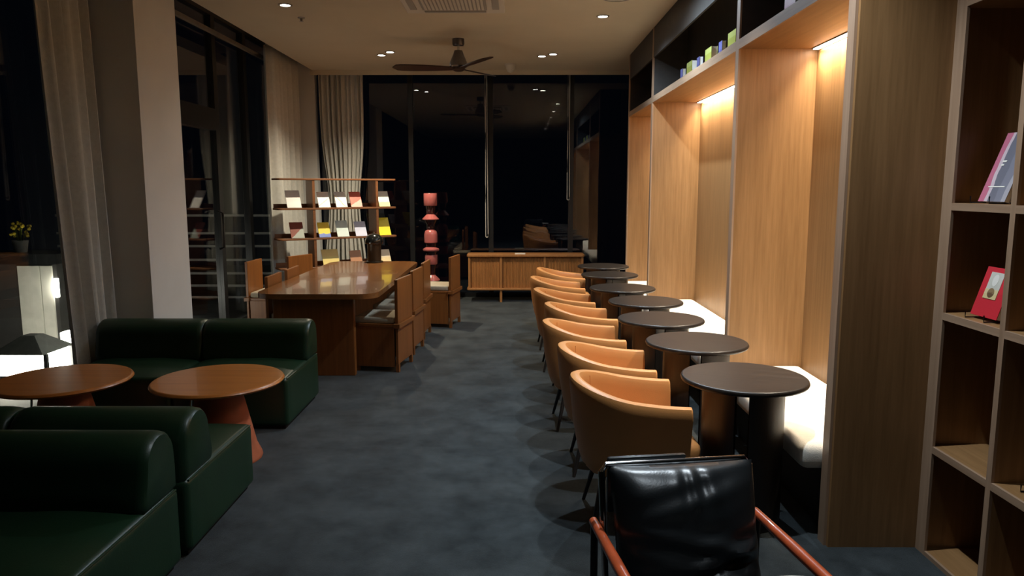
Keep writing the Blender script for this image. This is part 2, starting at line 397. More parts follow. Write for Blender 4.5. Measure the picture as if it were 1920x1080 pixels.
def book_stand(loc, rz, label, wd=0.12):
    t = thing('book_stand', label, 'book stand', loc, rz, 'wire book stands')
    for s in (-1, 1):
        x = s * wd / 2
        obj('wire', tube(bmesh.new(), [(x, -0.045, 0.03), (x, -0.045, 0.004), (x, 0.09, 0.004), (x, 0.075, 0.12)], 0.003, 6), 'black_metal', t, True)
    obj('crossbar', tube(bmesh.new(), [(-wd / 2, 0.09, 0.004), (wd / 2, 0.09, 0.004)], 0.003, 6), 'black_metal', t, True)
    return t
cover('cover_photo', [(0, (0.55, 0.16, 0.24)), (0.20, (0.62, 0.50, 0.54)), (0.32, (0.17, 0.17, 0.21)), (0.60, (0.22, 0.22, 0.27)), (0.88, (0.40, 0.38, 0.42))], axis='X', mottle=(1.6, 0.35))
cover('cover_red', [(0, (0.62, 0.030, 0.045)), (0.5, (0.68, 0.036, 0.052))])
b1 = book('book', 'slate and pink photo book leaning on a wire stand in the bookcase', 'book', (1.905, 2.955, 1.572), R(-90), R(20), 0.165, 0.29, 0.022, 'cover_photo')
# pale title blocks printed on the cover
for x0, x1, z0, z1 in ((-0.035, -0.010, 0.165, 0.172), (-0.035, -0.018, 0.150, 0.157), (-0.055, 0.045, 0.060, 0.064)):
    obj('title_print', bx(x0, x1, -0.0122, -0.0110, z0, z1), 'paper', b1)
b2 = book('book', 'thick red book with a framed picture on its cover in the bookcase', 'book', (1.905, 2.925, 1.109), R(-90), R(17), 0.165, 0.205, 0.045, 'cover_red')
pc = obj('cover_picture', bx(-0.045, 0.035, -0.0242, -0.0226, 0.075, 0.185), 'pale_board', b2)
cover('toast', [(0, (0.16, 0.09, 0.05)), (0.5, (0.30, 0.20, 0.10))], mottle=(4, 0.8))
cover('cream_block', [(0, (0.70, 0.56, 0.28)), (0.5, (0.72, 0.60, 0.34))])
obj('picture_block', bx(-0.045, 0.035, -0.0250, -0.0240, 0.075, 0.115), 'cream_block', pc)
lo = bmesh.new(); lathe(lo, [(0, -0.0004), (0.020, -0.0004), (0.020, 0.0004), (0, 0.0004)], 20)
bmesh.ops.transform(lo, matrix=Matrix.Translation((-0.005, -0.0252, 0.100)) @ Matrix.Rotation(R(90), 4, 'X'), verts=lo.verts[:]); obj('picture_emblem', lo, 'toast', pc)
lo = bmesh.new(); lathe(lo, [(0, -0.0004), (0.017, -0.0004), (0.017, 0.0004), (0, 0.0004)], 20)
bmesh.ops.transform(lo, matrix=Matrix.Translation((-0.005, -0.0244, 0.152)) @ Matrix.Rotation(R(90), 4, 'X') @ Matrix.Scale(1.45, 4, (0, 1, 0)), verts=lo.verts[:]); obj('picture_oval', lo, 'paper', pc)
book_stand((1.895, 2.955, 1.5665), R(-90), 'black wire stand holding the slate and pink book')
book_stand((1.895, 2.925, 1.1005), R(-90), 'black wire stand holding the thick red book')
book_stand((1.93, 2.56, 0.5055), R(-90), 'empty black wire stand on the low bookcase shelf')

# ---------------------------------------------------------------- curtains
def curtain(name, label, loc, rz, length, z0, z1, folds, amp, gather, group, seed=1, lean=0.0):
    """sheet along local x; gather(v) gives the width factor at height fraction v (0 bottom, 1 top)"""
    t = thing(name, label, 'curtain', loc, rz, group); rnd = random.Random(seed)
    ph = [rnd.uniform(-0.5, 0.5) for _ in range(40)]
    bm = bmesh.new(); nx, nz = folds * 12, 26; g = []
    for j in range(nz + 1):
        v = j / nz; row = []
        for i in range(nx + 1):
            u = i / nx; a = u * folds * 2 * PI
            k = amp * (0.75 + 0.45 * (1 - v)) * (0.8 + 0.3 * math.sin(u * 9 + ph[0] * 6))
            y = k * math.sin(a + 0.3 * math.sin(u * 7 + ph[1] * 4)) + 0.14 * k * math.sin(2.3 * a + ph[2] * 5 + v * 1.5)
            x0, x1 = gather(v)
            x = (x0 + (x1 - x0) * u) * length + 0.006 * math.sin(a * 0.5 + v * 3)
            row.append(bm.verts.new((x, y + lean * (1 - v), z0 + (z1 - z0) * v)))
        g.append(row)
    for j in range(nz):
        for i in range(nx): bm.faces.new((g[j][i], g[j][i + 1], g[j + 1][i + 1], g[j + 1][i]))
    o = obj('drape', bm, 'curtain', t, True)
    sm = o.modifiers.new('thick', 'SOLIDIFY'); sm.thickness = 0.003
    obj('hem_tape', bx(gather(1)[0] * length, gather(1)[1] * length, -0.012, 0.012, z1, z1 + 0.02), 'grey_trim', t)
    return t
curtain('curtain', 'long pale curtain gathered beside the near white column', (-3.215, 5.10, 0), R(90), 0.62, 0.02, 3.38, 5, 0.062,
        lambda v: (0.03 + 0.30 * (1 - v) ** 1.5 + 0.02 * math.sin(3 * v), 1.0 + 0.04 * (1 - v)), 'curtains', 3)
curtain('curtain', 'long cream curtain on the side window beside the display shelf', (-3.10, 9.50, 0), R(90), 1.24, 0.02, 3.40, 7, 0.065,
        lambda v: (0.0, 1.0), 'curtains', 5)
curtain('curtain', 'long cream curtain on the end window behind the display shelf', (-2.80, 10.78, 0), 0, 0.62, 0.02, 3.38, 9, 0.05,
        lambda v: (0.0 + 0.16 * math.exp(-((v - 0.42) / 0.20) ** 2), 1.03 - 0.14 * math.exp(-((v - 0.40) / 0.18) ** 2)), 'curtains', 8)
def cord(x, ztop, zbot, label):
    t = thing('blind_cord', label, 'blind cord', (x, 10.93, zbot))
    h = ztop - zbot
    pts = [(-0.012, 0, h)] + [(-0.016 - 0.002 * math.sin(k), 0, h * (1 - k / 10)) for k in range(1, 10)]
    pts += [(-0.018 + 0.018 * (1 - math.cos(a)), 0, 0.02 - 0.02 * math.sin(a)) for a in (0.3, 0.9, 1.57, 2.2, 2.8)]
    pts += [(0.018, 0, 0.05), (0.010, 0, h * 0.5), (0.006, 0, h)]
    obj('bead_chain', tube(bmesh.new(), pts, 0.007, 6), 'bead_cord', t, True)
    obj('cord_clutch', bx(-0.02, 0.02, -0.02, 0.02, h, h + 0.10, 0.006), 'bead_cord', t)
cord(-0.41, 3.45, 0.90, 'long looped blind cord hanging before the middle of the end window')
cord(0.79, 3.45, 1.45, 'short looped blind cord hanging nearer the oak niches')

# ---------------------------------------------------------------- ceiling fittings
OFF = {5.90: 'downlight_middle_offscreen', 4.50: 'downlight_second_table_offscreen', 2.95: 'downlight_first_table_offscreen', 1.25: 'downlight_front_offscreen'}   # same ceiling row, above the top of the frame
for x, y, col, pw, cone, lab in DOWN:
    nm = OFF.get(y, 'downlight'); t = thing(nm, lab, 'downlight', (x, y, ZC), 0, 'recessed downlights')
    obj('trim_ring', lathe(bmesh.new(), [(0.062, 0.001), (0.062, -0.006), (0.045, -0.008), (0.043, 0.001)], 28), 'plastic_grey', t, True)
    obj('lens', lathe(bmesh.new(), [(0, -0.003), (0.044, -0.003), (0.044, 0.0), (0, 0.0)], 24), 'lamp_glow', t)
    ld = bpy.data.lights.new('beam', 'SPOT'); ld.energy = pw; ld.color = col; ld.spot_size = R(cone); ld.spot_blend = 0.9; ld.shadow_soft_size = 0.025
    lo = bpy.data.objects.new('beam' if nm == 'downlight' else nm.replace('downlight', 'beam'), ld); C.objects.link(lo); lo.parent = t; lo.location = (0, 0, -0.02)
# cassette air conditioner
t = thing('air_conditioner', 'square ceiling cassette air conditioner with slatted grille', 'air conditioner', (-0.54, 6.63, ZC))
obj('housing', bx(-0.45, 0.45, -0.45, 0.45, -0.025, 0.0, 0.008), 'plastic_white', t)
obj('grille_frame', bx(-0.29, 0.29, -0.29, 0.29, -0.034, -0.025, 0.003), 'plastic_grey', t)
for k in range(16):
    x = -0.255 + k * 0.034
    obj('slat', bx(x - 0.010, x + 0.010, -0.26, 0.26, -0.042, -0.034), 'plastic_white', t)
for s in (-1, 1):
    obj('air_flap', bx(s * 0.37 - 0.030, s * 0.37 + 0.030, -0.28, 0.28, -0.032, -0.025, 0.002), 'plastic_grey', t)
    obj('air_flap', bx(-0.28, 0.28, s * 0.37 - 0.030, s * 0.37 + 0.030, -0.032, -0.025, 0.002), 'plastic_grey', t)
# fan
t = thing('ceiling_fan', 'three-blade ceiling fan with dark blades and metal motor', 'ceiling fan', (-0.62, 8.38, ZC))
obj('canopy', lathe(bmesh.new(), [(0, 0), (0.066, 0), (0.066, -0.055), (0.058, -0.07), (0, -0.07)], 28), 'pewter', t, True)
obj('rod', tube(bmesh.new(), [(0, 0, -0.06), (0, 0, -0.14)], 0.014), 'chrome', t, True)
obj('motor', lathe(bmesh.new(), [(0, -0.12), (0.045, -0.125), (0.060, -0.17), (0.095, -0.25), (0.100, -0.29), (0.085, -0.305), (0, -0.31)], 32), 'pewter', t, True)
obj('hub', lathe(bmesh.new(), [(0, -0.290), (0.075, -0.295), (0.070, -0.330), (0.045, -0.345), (0, -0.347)], 28), 'fan_blade', t, True)
for a in (180, 60, -60):
    bm = bmesh.new(); L = []
    n = 14
    top, bot = [], []
    for k in range(n + 1):
        u = k / n; x = 0.05 + 0.68 * u
        wd = 0.035 + 0.045 * math.sin(PI * min(1, u * 1.15) * 0.62); wd *= math.sqrt(max(0.0, 1 - max(0, (u - 0.86) / 0.14) ** 2)) + 0.02
        z = -0.315 + 0.012 * u
        for s, lst in ((1, top), (-1, bot)):
            lst.append((bm.verts.new((x, s * wd, z + s * 0.22 * wd + 0.006)), bm.verts.new((x, s * wd, z + s * 0.22 * wd - 0.006))))
    for k in range(n):
        for q in (0, 1): bm.faces.new((top[k][q], top[k + 1][q], bot[k + 1][q], bot[k][q]))
        bm.faces.new((top[k][0], top[k + 1][0], top[k + 1][1], top[k][1])); bm.faces.new((bot[k][0], bot[k + 1][0], bot[k + 1][1], bot[k][1]))
    for k in (0, n): bm.faces.new((top[k][0], top[k][1], bot[k][1], bot[k][0]))
    bmesh.ops.rotate(bm, matrix=Matrix.Rotation(R(a), 3, 'Z'), verts=bm.verts[:])
    obj('blade', bm, 'fan_blade', t, True)
t = thing('smoke_detector', 'small white dome smoke detector on the ceiling by the end window', 'smoke detector', (-0.056, 10.04, ZC))
obj('base', lathe(bmesh.new(), [(0, 0), (0.075, 0), (0.075, -0.02), (0, -0.02)], 24), 'plastic_white', t, True)
obj('dome', lathe(bmesh.new(), [(0.062, -0.02), (0.058, -0.06), (0.036, -0.10), (0, -0.115)], 24), 'plastic_white', t, True)
t = thing('sprinkler', 'tiny dark sprinkler head on the ceiling beside a downlight', 'sprinkler', (-2.05, 7.35, ZC))
obj('plate', lathe(bmesh.new(), [(0, 0), (0.035, 0), (0.03, -0.01), (0, -0.01)], 20), 'plastic_grey', t, True)
obj('nozzle', lathe(bmesh.new(), [(0, -0.01), (0.012, -0.01), (0.010, -0.035), (0.022, -0.037), (0, -0.040)], 16), 'pewter', t, True)
t = thing('ceiling_speaker', 'round flush ceiling speaker beside the wall unit', 'speaker', (0.88, 6.60, ZC))
obj('rim', lathe(bmesh.new(), [(0.13, 0), (0.13, -0.008), (0.115, -0.010), (0.113, 0)], 32), 'plastic_grey', t, True)
obj('grille', lathe(bmesh.new(), [(0, -0.005), (0.114, -0.005), (0.114, 0), (0, 0)], 32), 'plastic_white', t)

# ---------------------------------------------------------------- green sofas
def sofa(name, label, loc, rz):
    t = thing(name, label, 'sofa', loc, rz, 'green leather sofa modules')
    W, D = 0.395, 0.40
    obj('plinth', bx(-W + 0.03, W - 0.03, -D + 0.03, D - 0.03, 0, 0.04), 'black_plinth', t)
    bm = bmesh.new(); box(bm, -W, W, -D, D, 0.025, 0.36, 0.028, 4)
    bmesh.ops.subdivide_edges(bm, edges=[e for e in bm.edges if e.calc_length() > 0.2], cuts=8, use_grid_fill=True)
    for v in bm.verts:
        if v.co.z > 0.30:
            u = max(0, 1 - (v.co.x / W) ** 4) * max(0, 1 - (v.co.y / D) ** 4)
            v.co.z += 0.022 * u + 0.003 * math.sin(v.co.x * 17) * math.sin(v.co.y * 13) * u
    obj('seat', bm, 'green_leather', t, True)
    # bolster back: rounded profile swept across the width
    prof = []
    for k in range(13):
        a = PI * k / 12; prof.append((0.265 + 0.128 * math.cos(a), 0.525 + 0.125 * math.sin(a)))
    prof = [(0.395, 0.35), (0.398, 0.45)] + prof + [(0.120, 0.45), (0.105, 0.385), (0.115, 0.35)]
    bm = bmesh.new(); xs = [-W, -W + 0.012, -W + 0.04] + [-W + 0.04 + (2 * W - 0.08) * k / 8 for k in range(1, 8)] + [W - 0.04, W - 0.012, W]
    cy = sum(p[0] for p in prof) / len(prof); cz = sum(p[1] for p in prof) / len(prof); rings = []
    for i, x in enumerate(xs):
        f = {0: 0.84, 1: 0.95}.get(min(i, len(xs) - 1 - i), 1.0)
        rings.append([bm.verts.new((x, cy + (y - cy) * f, max(0.35, cz + (z - cz) * f))) for y, z in prof])
    m_ = len(prof)
    for a_, b_ in zip(rings, rings[1:]):
        for k in range(m_): bm.faces.new((a_[k], a_[(k + 1) % m_], b_[(k + 1) % m_], b_[k]))
    bm.faces.new(rings[0]); bm.faces.new(rings[-1])
    obj('backrest', bm, 'green_leather', t, True)
    for s in (-1, 1): obj('piping', tube(bmesh.new(), [(s * (W - 0.006), -D + 0.02, 0.352), (s * (W - 0.006), D - 0.02, 0.352)], 0.005, 8), 'green_leather', t, True)
    return t
sofa('sofa_module', 'dark green leather armless sofa in front of the dining table', (-1.925, 5.21, 0), 0)
sofa('sofa_module', 'dark green leather armless sofa in front of the white column', (-2.72, 5.21, 0), 0)
sofa('sofa_module', 'dark green leather armless sofa turned towards the coffee tables, beside the aisle', (-1.825, 3.47, 0), PI)
sofa('sofa_module', 'dark green leather armless sofa turned towards the coffee tables, by the window', (-2.63, 3.47, 0), PI)
sofa('sofa_module', 'dark green leather armless sofa backing onto another one, turned away from the coffee tables', (-1.835, 2.61, 0), 0)

# ---------------------------------------------------------------- coffee tables
def coffee_table(label, loc):
    t = thing('coffee_table', label, 'coffee table', loc, 0, 'round wooden coffee tables')
    obj('table_top', lathe(bmesh.new(), [(0, 0.468), (0.355, 0.468), (0.374, 0.474), (0.380, 0.484), (0.374, 0.494), (0.368, 0.498), (0.362, 0.498), (0, 0.498)], 64), 'coffee_top', t, True)
    obj('pedestal', lathe(bmesh.new(), [(0, 0), (0.232, 0), (0.235, 0.008), (0.232, 0.02), (0.205, 0.08), (0.135, 0.40), (0.125, 0.468), (0, 0.468)], 40), 'terracotta', t, True)
    obj('support_rod', tube(bmesh.new(), [(-0.10, -0.14, 0.47), (-0.115, -0.20, 0.02)], 0.006, 8), 'chrome', t, True)
    return t
coffee_table('round reddish wood coffee table in front of the aisle-side sofas', (-1.775, 4.29, 0))
coffee_table('round reddish wood coffee table beside the near curtain', (-2.705, 4.29, 0))

# ---------------------------------------------------------------- dining table and chairs
t = thing('dining_table', 'long reddish wood communal table with rounded corners', 'table', (-1.69, 7.55, 0))
obj('table_top', prism(bmesh.new(), rrect(-0.525, 0.52, -1.41, 1.40, 0.17, 10), 0.695, 0.74, 0.010), 'cherry_top', t, True)
for y in (-1.28, 1.05):
    obj('leg_panel', bx(-0.40, 0.30, y, y + 0.07, 0, 0.695, 0.006), 'cherry', t)
obj('under_rail', bx(-0.06, 0.04, -1.21, 1.05, 0.56, 0.695), 'cherry_top', t)

def dining_chair():
    t = thing('dining_chair', 'x', 'chair')
    W = 0.215
    b = obj('backrest', bx(-W, W, 0.175, 0.205, 0.44, 0.83, 0.004), 'cherry', t)
    obj('lower_back', bx(-W, W, 0.178, 0.202, 0.075, 0.40, 0.003), 'cherry', t)
    obj('back_rail', bx(-W - 0.022, W + 0.022, 0.165, 0.225, 0.40, 0.44, 0.004), 'cherry_x', t)
    for s in (-1, 1):
        obj('side_panel', bx(s * (W - 0.015) - 0.013, s * (W - 0.015) + 0.013, -0.205, 0.165, 0.045, 0.405, 0.003), 'cherry', t)
        obj('leg', bx(s * (W - 0.02) - 0.02, s * (W - 0.02) + 0.02, 0.176, 0.204, 0, 0.075), 'cherry', t)
        obj('leg', bx(s * (W - 0.02) - 0.013, s * (W - 0.02) + 0.013, -0.205, -0.165, 0, 0.045), 'cherry', t)
    obj('front_panel', bx(-W + 0.03, W - 0.03, -0.185, -0.165, 0.08, 0.405), 'cherry', t)
    obj('seat', bx(-W, W, -0.215, 0.165, 0.405, 0.435, 0.004), 'cherry_x', t)
    obj('seat_cushion', bx(-W + 0.01, W - 0.01, -0.21, 0.165, 0.435, 0.495, 0.018, 3), 'grey_cushion', t, True)
    return t
dc0 = dining_chair()
spots = [(-1.195, 6.63, -99, 'wooden box-sided dining chair at the table corner beside the aisle-side green sofa'),
         (-1.165, 7.31, -96, 'wooden box-sided dining chair in the middle of the aisle side of the table'),
         (-1.165, 8.05, -93, 'wooden box-sided dining chair on the aisle side, nearest the desk lamp'),
         (-0.90, 8.72, -100, 'wooden box-sided dining chair pushed away from the table beside the pink totem'),
         (-2.06, 6.81, 91, 'wooden box-sided dining chair tucked in on the window side, nearest the green sofas'),
         (-2.06, 7.39, 91, 'wooden box-sided dining chair tucked in on the window side, at the middle of the table'),
         (-2.72, 8.15, 88, 'wooden box-sided dining chair drawn back against the side window'),
         (-2.40, 8.70, 66, 'wooden box-sided dining chair turned askew in front of the display shelf')]
for i, (x, y, a, lab) in enumerate(spots):
    if i == 0: dc0.location = (x, y, 0); dc0.rotation_euler = (0, 0, R(a)); dc0['label'] = lab; dc0['group'] = 'wooden dining chairs'
    else: dup(dc0, (x, y, 0), R(a), lab)

# desk lamp on the table
t = thing('desk_lamp', 'black mushroom-shaped lamp standing on the long table', 'lamp', (-1.69, 8.84, 0.74))
obj('base', lathe(bmesh.new(), [(0, 0), (0.10, 0), (0.105, 0.006), (0.10, 0.014), (0.085, 0.018), (0, 0.018)], 36), 'lamp_bronze', t, True)
obj('stem', lathe(bmesh.new(), [(0.082, 0.016), (0.082, 0.23), (0, 0.23)], 36), 'lamp_bronze', t, True)
obj('shade', lathe(bmesh.new(), [(0.108, 0.222), (0.112, 0.230), (0.108, 0.268), (0.092, 0.305), (0.062, 0.332), (0.03, 0.343), (0, 0.345)], 40), 'lamp_black', t, True)
obj('finial', lathe(bmesh.new(), [(0, 0.344), (0.012, 0.345), (0.010, 0.362), (0, 0.366)], 16), 'chrome', t, True)

# ---------------------------------------------------------------- display shelf with magazines
DS = thing('display_shelf', 'freestanding wooden display shelf of open bays behind the long table', 'shelf', (-2.895, 9.03, 0), R(31.75))
SL, SD = 1.565, 0.29
zt = [1.745, 1.378, 1.000, 0.632, 0.26]
for z in zt:
    obj('shelf', prism(bmesh.new(), rrect(0, SL, 0, SD, 0.05, 4), z - 0.022, z, 0.003), 'shelf_wood', DS)
for x in (0.452, 1.288):
    for z0, z1 in zip([0.0] + zt[::-1], [zt[-1] - 0.022] + [z - 0.022 for z in zt[::-1][1:]]):
        obj('divider', bx(x - 0.016, x + 0.016, 0.004, SD - 0.004, z0, z1), 'shelf_wood', DS)
for z in zt[1:]:
    obj('back_rail', bx(0.02, SL - 0.02, SD - 0.014, SD - 0.002, z, z + 0.05), 'shelf_wood', DS)
cov = {
 'm1a': [(0, (0.80, 0.79, 0.78)), (0.5, (0.78, 0.77, 0.76))],
 'm1b': [(0, (0.78, 0.78, 0.76)), (0.30, (0.42, 0.42, 0.42)), (0.36, (0.80, 0.80, 0.78))],
 'm1c': [(0, (0.80, 0.78, 0.74)), (0.30, (0.72, 0.42, 0.14)), (0.36, (0.80, 0.80, 0.78))],
 'm1d': [(0, (0.80, 0.45, 0.38)), (0.30, (0.70, 0.16, 0.12))],
 'm1e': [(0, (0.82, 0.76, 0.40)), (0.30, (0.82, 0.82, 0.74))],
 'm2a': [(0, (0.36, 0.40, 0.36)), (0.32, (0.22, 0.05, 0.03))],
 'm2b': [(0, (0.16, 0.24, 0.60)), (0.24, (0.85, 0.66, 0.06))],
 'm2c': [(0, (0.62, 0.74, 0.72)), (0.45, (0.58, 0.70, 0.68))],
 'm2d': [(0, (0.62, 0.66, 0.84)), (0.45, (0.58, 0.62, 0.80))],
 'm2e': [(0, (0.84, 0.72, 0.03)), (0.5, (0.84, 0.72, 0.03))],
 'm3a': [(0, (0.82, 0.66, 0.22)), (0.55, (0.78, 0.58, 0.20))],
 'm3b': [(0, (0.40, 0.12, 0.07)), (0.20, (0.50, 0.24, 0.12))],
 'm3c': [(0, (0.80, 0.66, 0.36)), (0.4, (0.74, 0.64, 0.46))],
}
mags = [('m1a', 0.215, 1, 0.175, 0.225, 'wide plain white magazine on the upper display shelf'),
 ('m1b', 0.597, 1, 0.150, 0.205, 'white magazine with a grey stripe on the upper display shelf'),
 ('m1c', 0.821, 1, 0.147, 0.205, 'white magazine with an orange stripe on the upper display shelf'),
 ('m1d', 1.020, 1, 0.150, 0.205, 'pink and red magazine on the upper display shelf'),
 ('m1e', 1.405, 1, 0.150, 0.210, 'cream magazine with a yellow foot on the upper display shelf'),
 ('m2a', 0.245, 2, 0.165, 0.205, 'dark red-brown magazine with a grey-green foot on the middle display shelf'),
 ('m2b', 0.590, 2, 0.150, 0.195, 'yellow and blue magazine on the middle display shelf'),
 ('m2c', 0.830, 2, 0.155, 0.215, 'pale teal magazine on the middle display shelf'),
 ('m2d', 1.074, 2, 0.152, 0.195, 'lavender magazine on the middle display shelf'),
 ('m2e', 1.405, 2, 0.160, 0.240, 'bright yellow magazine on the middle display shelf'),
 ('m3a', 0.665, 3, 0.215, 0.215, 'wide ochre yellow magazine on the lower display shelf'),
 ('m3b', 1.002, 3, 0.155, 0.185, 'reddish magazine on the lower display shelf'),
 ('m3c', 1.405, 3, 0.150, 0.180, 'pale cream magazine on the lower display shelf')]
ca, sa = math.cos(R(31.75)), math.sin(R(31.75))
for k, s, r, wd, ht, lab in mags:
    cover(k, cov[k], mottle=(3.0, 0.22), diag={'m1a': 0.15, 'm1b': -0.5, 'm1c': 0.9, 'm1d': -0.4, 'm2a': -0.7, 'm2c': -0.4, 'm2d': -0.8}.get(k, 0.0))
    ly = 0.032
    x = -2.895 + s * ca - ly * sa; y = 9.03 + s * sa + ly * ca
    book('magazine', lab, 'magazine', (x, y, zt[r] + 0.004), R(31.75), R(27), wd, ht * 1.06, 0.010, k, 'magazines on the display shelf')

# ---------------------------------------------------------------- pink totem
t = thing('totem_sculpture', 'tall glazed totem of stacked pink and maroon pieces', 'sculpture', (-1.16, 10.2, 0))
segs = [('drum', 'pink_glaze', [(0.088, 1.385), (0.092, 1.39), (0.092, 1.550), (0.088, 1.555)]),
 ('neck', 'maroon_glaze', [(0.075, 1.385), (0.060, 1.33), (0.060, 1.278)]),
 ('cone', 'pink_glaze', [(0.045, 1.278), (0.115, 1.205), (0.115, 1.195), (0.05, 1.190)]),
 ('neck', 'maroon_glaze', [(0.10, 1.195), (0.062, 1.13), (0.062, 1.07)]),
 ('drum', 'pink_glaze', [(0.030, 1.075), (0.080, 1.035), (0.092, 0.99), (0.092, 0.880), (0.086, 0.875)]),
 ('neck', 'maroon_glaze', [(0.085, 0.878), (0.070, 0.85), (0.070, 0.82)]),
 ('disc', 'pink_glaze', [(0.060, 0.822), (0.112, 0.790), (0.116, 0.775), (0.110, 0.762), (0.06, 0.758)]),
 ('neck', 'maroon_glaze', [(0.10, 0.762), (0.075, 0.73), (0.075, 0.705)]),
 ('drum', 'pink_glaze', [(0.084, 0.708), (0.088, 0.70), (0.088, 0.582), (0.084, 0.575)]),
 ('neck', 'maroon_glaze', [(0.070, 0.578), (0.055, 0.50), (0.055, 0.43)]),
 ('cone', 'pink_glaze', [(0.050, 0.432), (0.115, 0.365), (0.118, 0.350), (0.06, 0.345)]),
 ('neck', 'maroon_glaze', [(0.070, 0.35), (0.060, 0.26), (0.060, 0.21)]),
 ('drum', 'pink_glaze', [(0.090, 0.212), (0.095, 0.20), (0.105, 0.02), (0.105, 0.0)])]
for nm, mt, pr in segs:
    obj(nm, lathe(bmesh.new(), [(0, pr[0][1])] + pr + [(0, pr[-1][1])], 36), mt, t, True)

# ---------------------------------------------------------------- sideboard
t = thing('sideboard', 'low wooden sideboard with fluted tambour doors under the end window', 'sideboard', (0.16, 10.62, 0))
HW, DD = 0.84, 0.19
obj('top', prism(bmesh.new(), rrect(-HW, HW, -DD, DD, 0.04, 4), 0.655, 0.685, 0.004), 'sideboard_wood', t)
obj('bottom', prism(bmesh.new(), rrect(-HW, HW, -DD, DD, 0.04, 4), 0.175, 0.205, 0.004), 'sideboard_wood', t)
xs = [-HW + 0.035, -0.355, 0.27, HW - 0.035]
for i, x in enumerate(xs):
    obj('upright', bx(x - 0.016, x + 0.016, -DD + 0.015, DD - 0.01, 0.205, 0.655), 'sideboard_wood', t)
for x in (-0.355, 0.27):
    for y in (-DD + 0.03, DD - 0.03):
        obj('leg', bx(x - 0.016, x + 0.016, y - 0.016, y + 0.016, 0, 0.175), 'sideboard_wood', t)
obj('back_panel', bx(-HW + 0.04, HW - 0.04, DD - 0.02, DD - 0.012, 0.205, 0.655), 'sideboard_wood', t)
for x0, x1 in zip(xs, xs[1:]):
    bm = bmesh.new(); n = int((x1 - x0 - 0.032) / 0.021); st = (x1 - x0 - 0.034) / n; pts = []
    for k in range(n):
        for q in range(5):
            a = PI * q / 5; pts.append((x0 + 0.017 + st * (k + q / 5), -DD + 0.045 - 0.008 * math.sin(a)))
    pts.append((x1 - 0.017, -DD + 0.045)); pts += [(x1 - 0.017, -DD + 0.06), (x0 + 0.017, -DD + 0.06)]
    obj('tambour_door', prism(bm, pts, 0.205, 0.655), 'sideboard_wood', t)
t = thing('paper_sheet', 'small stack of white leaflets on the sideboard', 'leaflets', (0.08, 10.56, 0.6855))
for k in range(3): obj('sheet', bx(-0.075, 0.075, -0.05, 0.05, k * 0.004, k * 0.004 + 0.0035), 'paper', t)

# ---------------------------------------------------------------- tub armchairs
def tub_chair():
    t = thing('tub_armchair', 'x', 'armchair')
    RR, AL = 0.262, 0.265
    path = []
    for k in range(7): path.append((RR, -AL + AL * k / 7, 1, 0))
    for k in range(29):
        a = PI * k / 28; path.append((RR * math.cos(a), RR * math.sin(a), math.cos(a), math.sin(a)))
    for k in range(1, 8): path.append((-RR, -AL * k / 7, -1, 0))
    bm = bmesh.new(); rings = []
    n = len(path)
    for i, (x, y, nx, ny) in enumerate(path):
        f = 1 - abs(2 * i / (n - 1) - 1)                 # 0 at arm ends, 1 at the back
        s = f * f * (3 - 2 * f); zt_ = 0.640 + 0.092 * s
        ring = []
        prof = [(-0.075, 0.285), (-0.050, 0.30), (-0.030, 0.36), (-0.004, 0.50), (0.013, zt_ - 0.06), (0.016, zt_ - 0.028), (0.009, zt_ - 0.008), (-0.012, zt_),
                (-0.034, zt_ - 0.007), (-0.043, zt_ - 0.026), (-0.046, zt_ - 0.06), (-0.056, 0.50), (-0.065, 0.40), (-0.075, 0.34)]
        for o_, z in prof: ring.append(bm.verts.new((x + nx * o_, y + ny * o_, z)))
        rings.append(ring)
    m_ = len(rings[0])
    for a_, b_ in zip(rings, rings[1:]):
        for k in range(m_): bm.faces.new((a_[k], a_[(k + 1) % m_], b_[(k + 1) % m_], b_[k]))
    bm.faces.new(rings[0]); bm.faces.new(rings[-1])
    bmesh.ops.bevel(bm, geom=[e for e in bm.edges if (len([f for f in e.link_faces if len(f.verts) > 4]) == 1)], offset=0.010, segments=3, affect='EDGES', profile=0.5)
    sh = obj('shell', bm, 'tan_leather', t, True)
    # seams inside the back
    sm = bmesh.new()
    for a in (48, 132):
        ca_, sa_ = math.cos(R(a)), math.sin(R(a))
        tube(sm, [((RR + o_) * ca_, (RR + o_) * sa_, z) for o_, z in ((-0.0655, 0.42), (-0.0568, 0.50), (-0.0485, 0.62), (-0.0445, 0.685))], 0.0022, 6)
    obj('seam', sm, 'tan_leather', sh, True)
    D = [(0.19, -AL + 0.0)] + [(0.19 * math.cos(PI * k / 18), 0.19 * math.sin(PI * k / 18)) for k in range(19)] + [(-0.19, -AL + 0.0)]
    obj('seat_base', prism(bmesh.new(), D, 0.265, 0.345, 0.01), 'tan_leather', t, True)
    D = [(0.150, -0.335), (0.182, -0.320), (0.196, -0.29)] + [(0.196 * math.cos(PI * k / 18), 0.194 * math.sin(PI * k / 18)) for k in range(19)] + [(-0.196, -0.29), (-0.182, -0.320), (-0.150, -0.335)]
    obj('seat_cushion', prism(bmesh.new(), D, 0.345, 0.435, 0.03), 'tan_leather', t, True)
    for sx in (-1, 1):
        for sy, yy in ((-1, -0.19), (1, 0.12)):
            obj('leg', tube(bmesh.new(), [(sx * 0.13, yy, 0.27), (sx * 0.205, yy + sy * 0.06, 0.0)], [0.016, 0.009], 10), 'black_oak_v', t, True)
    return t
ch0 = tub_chair()
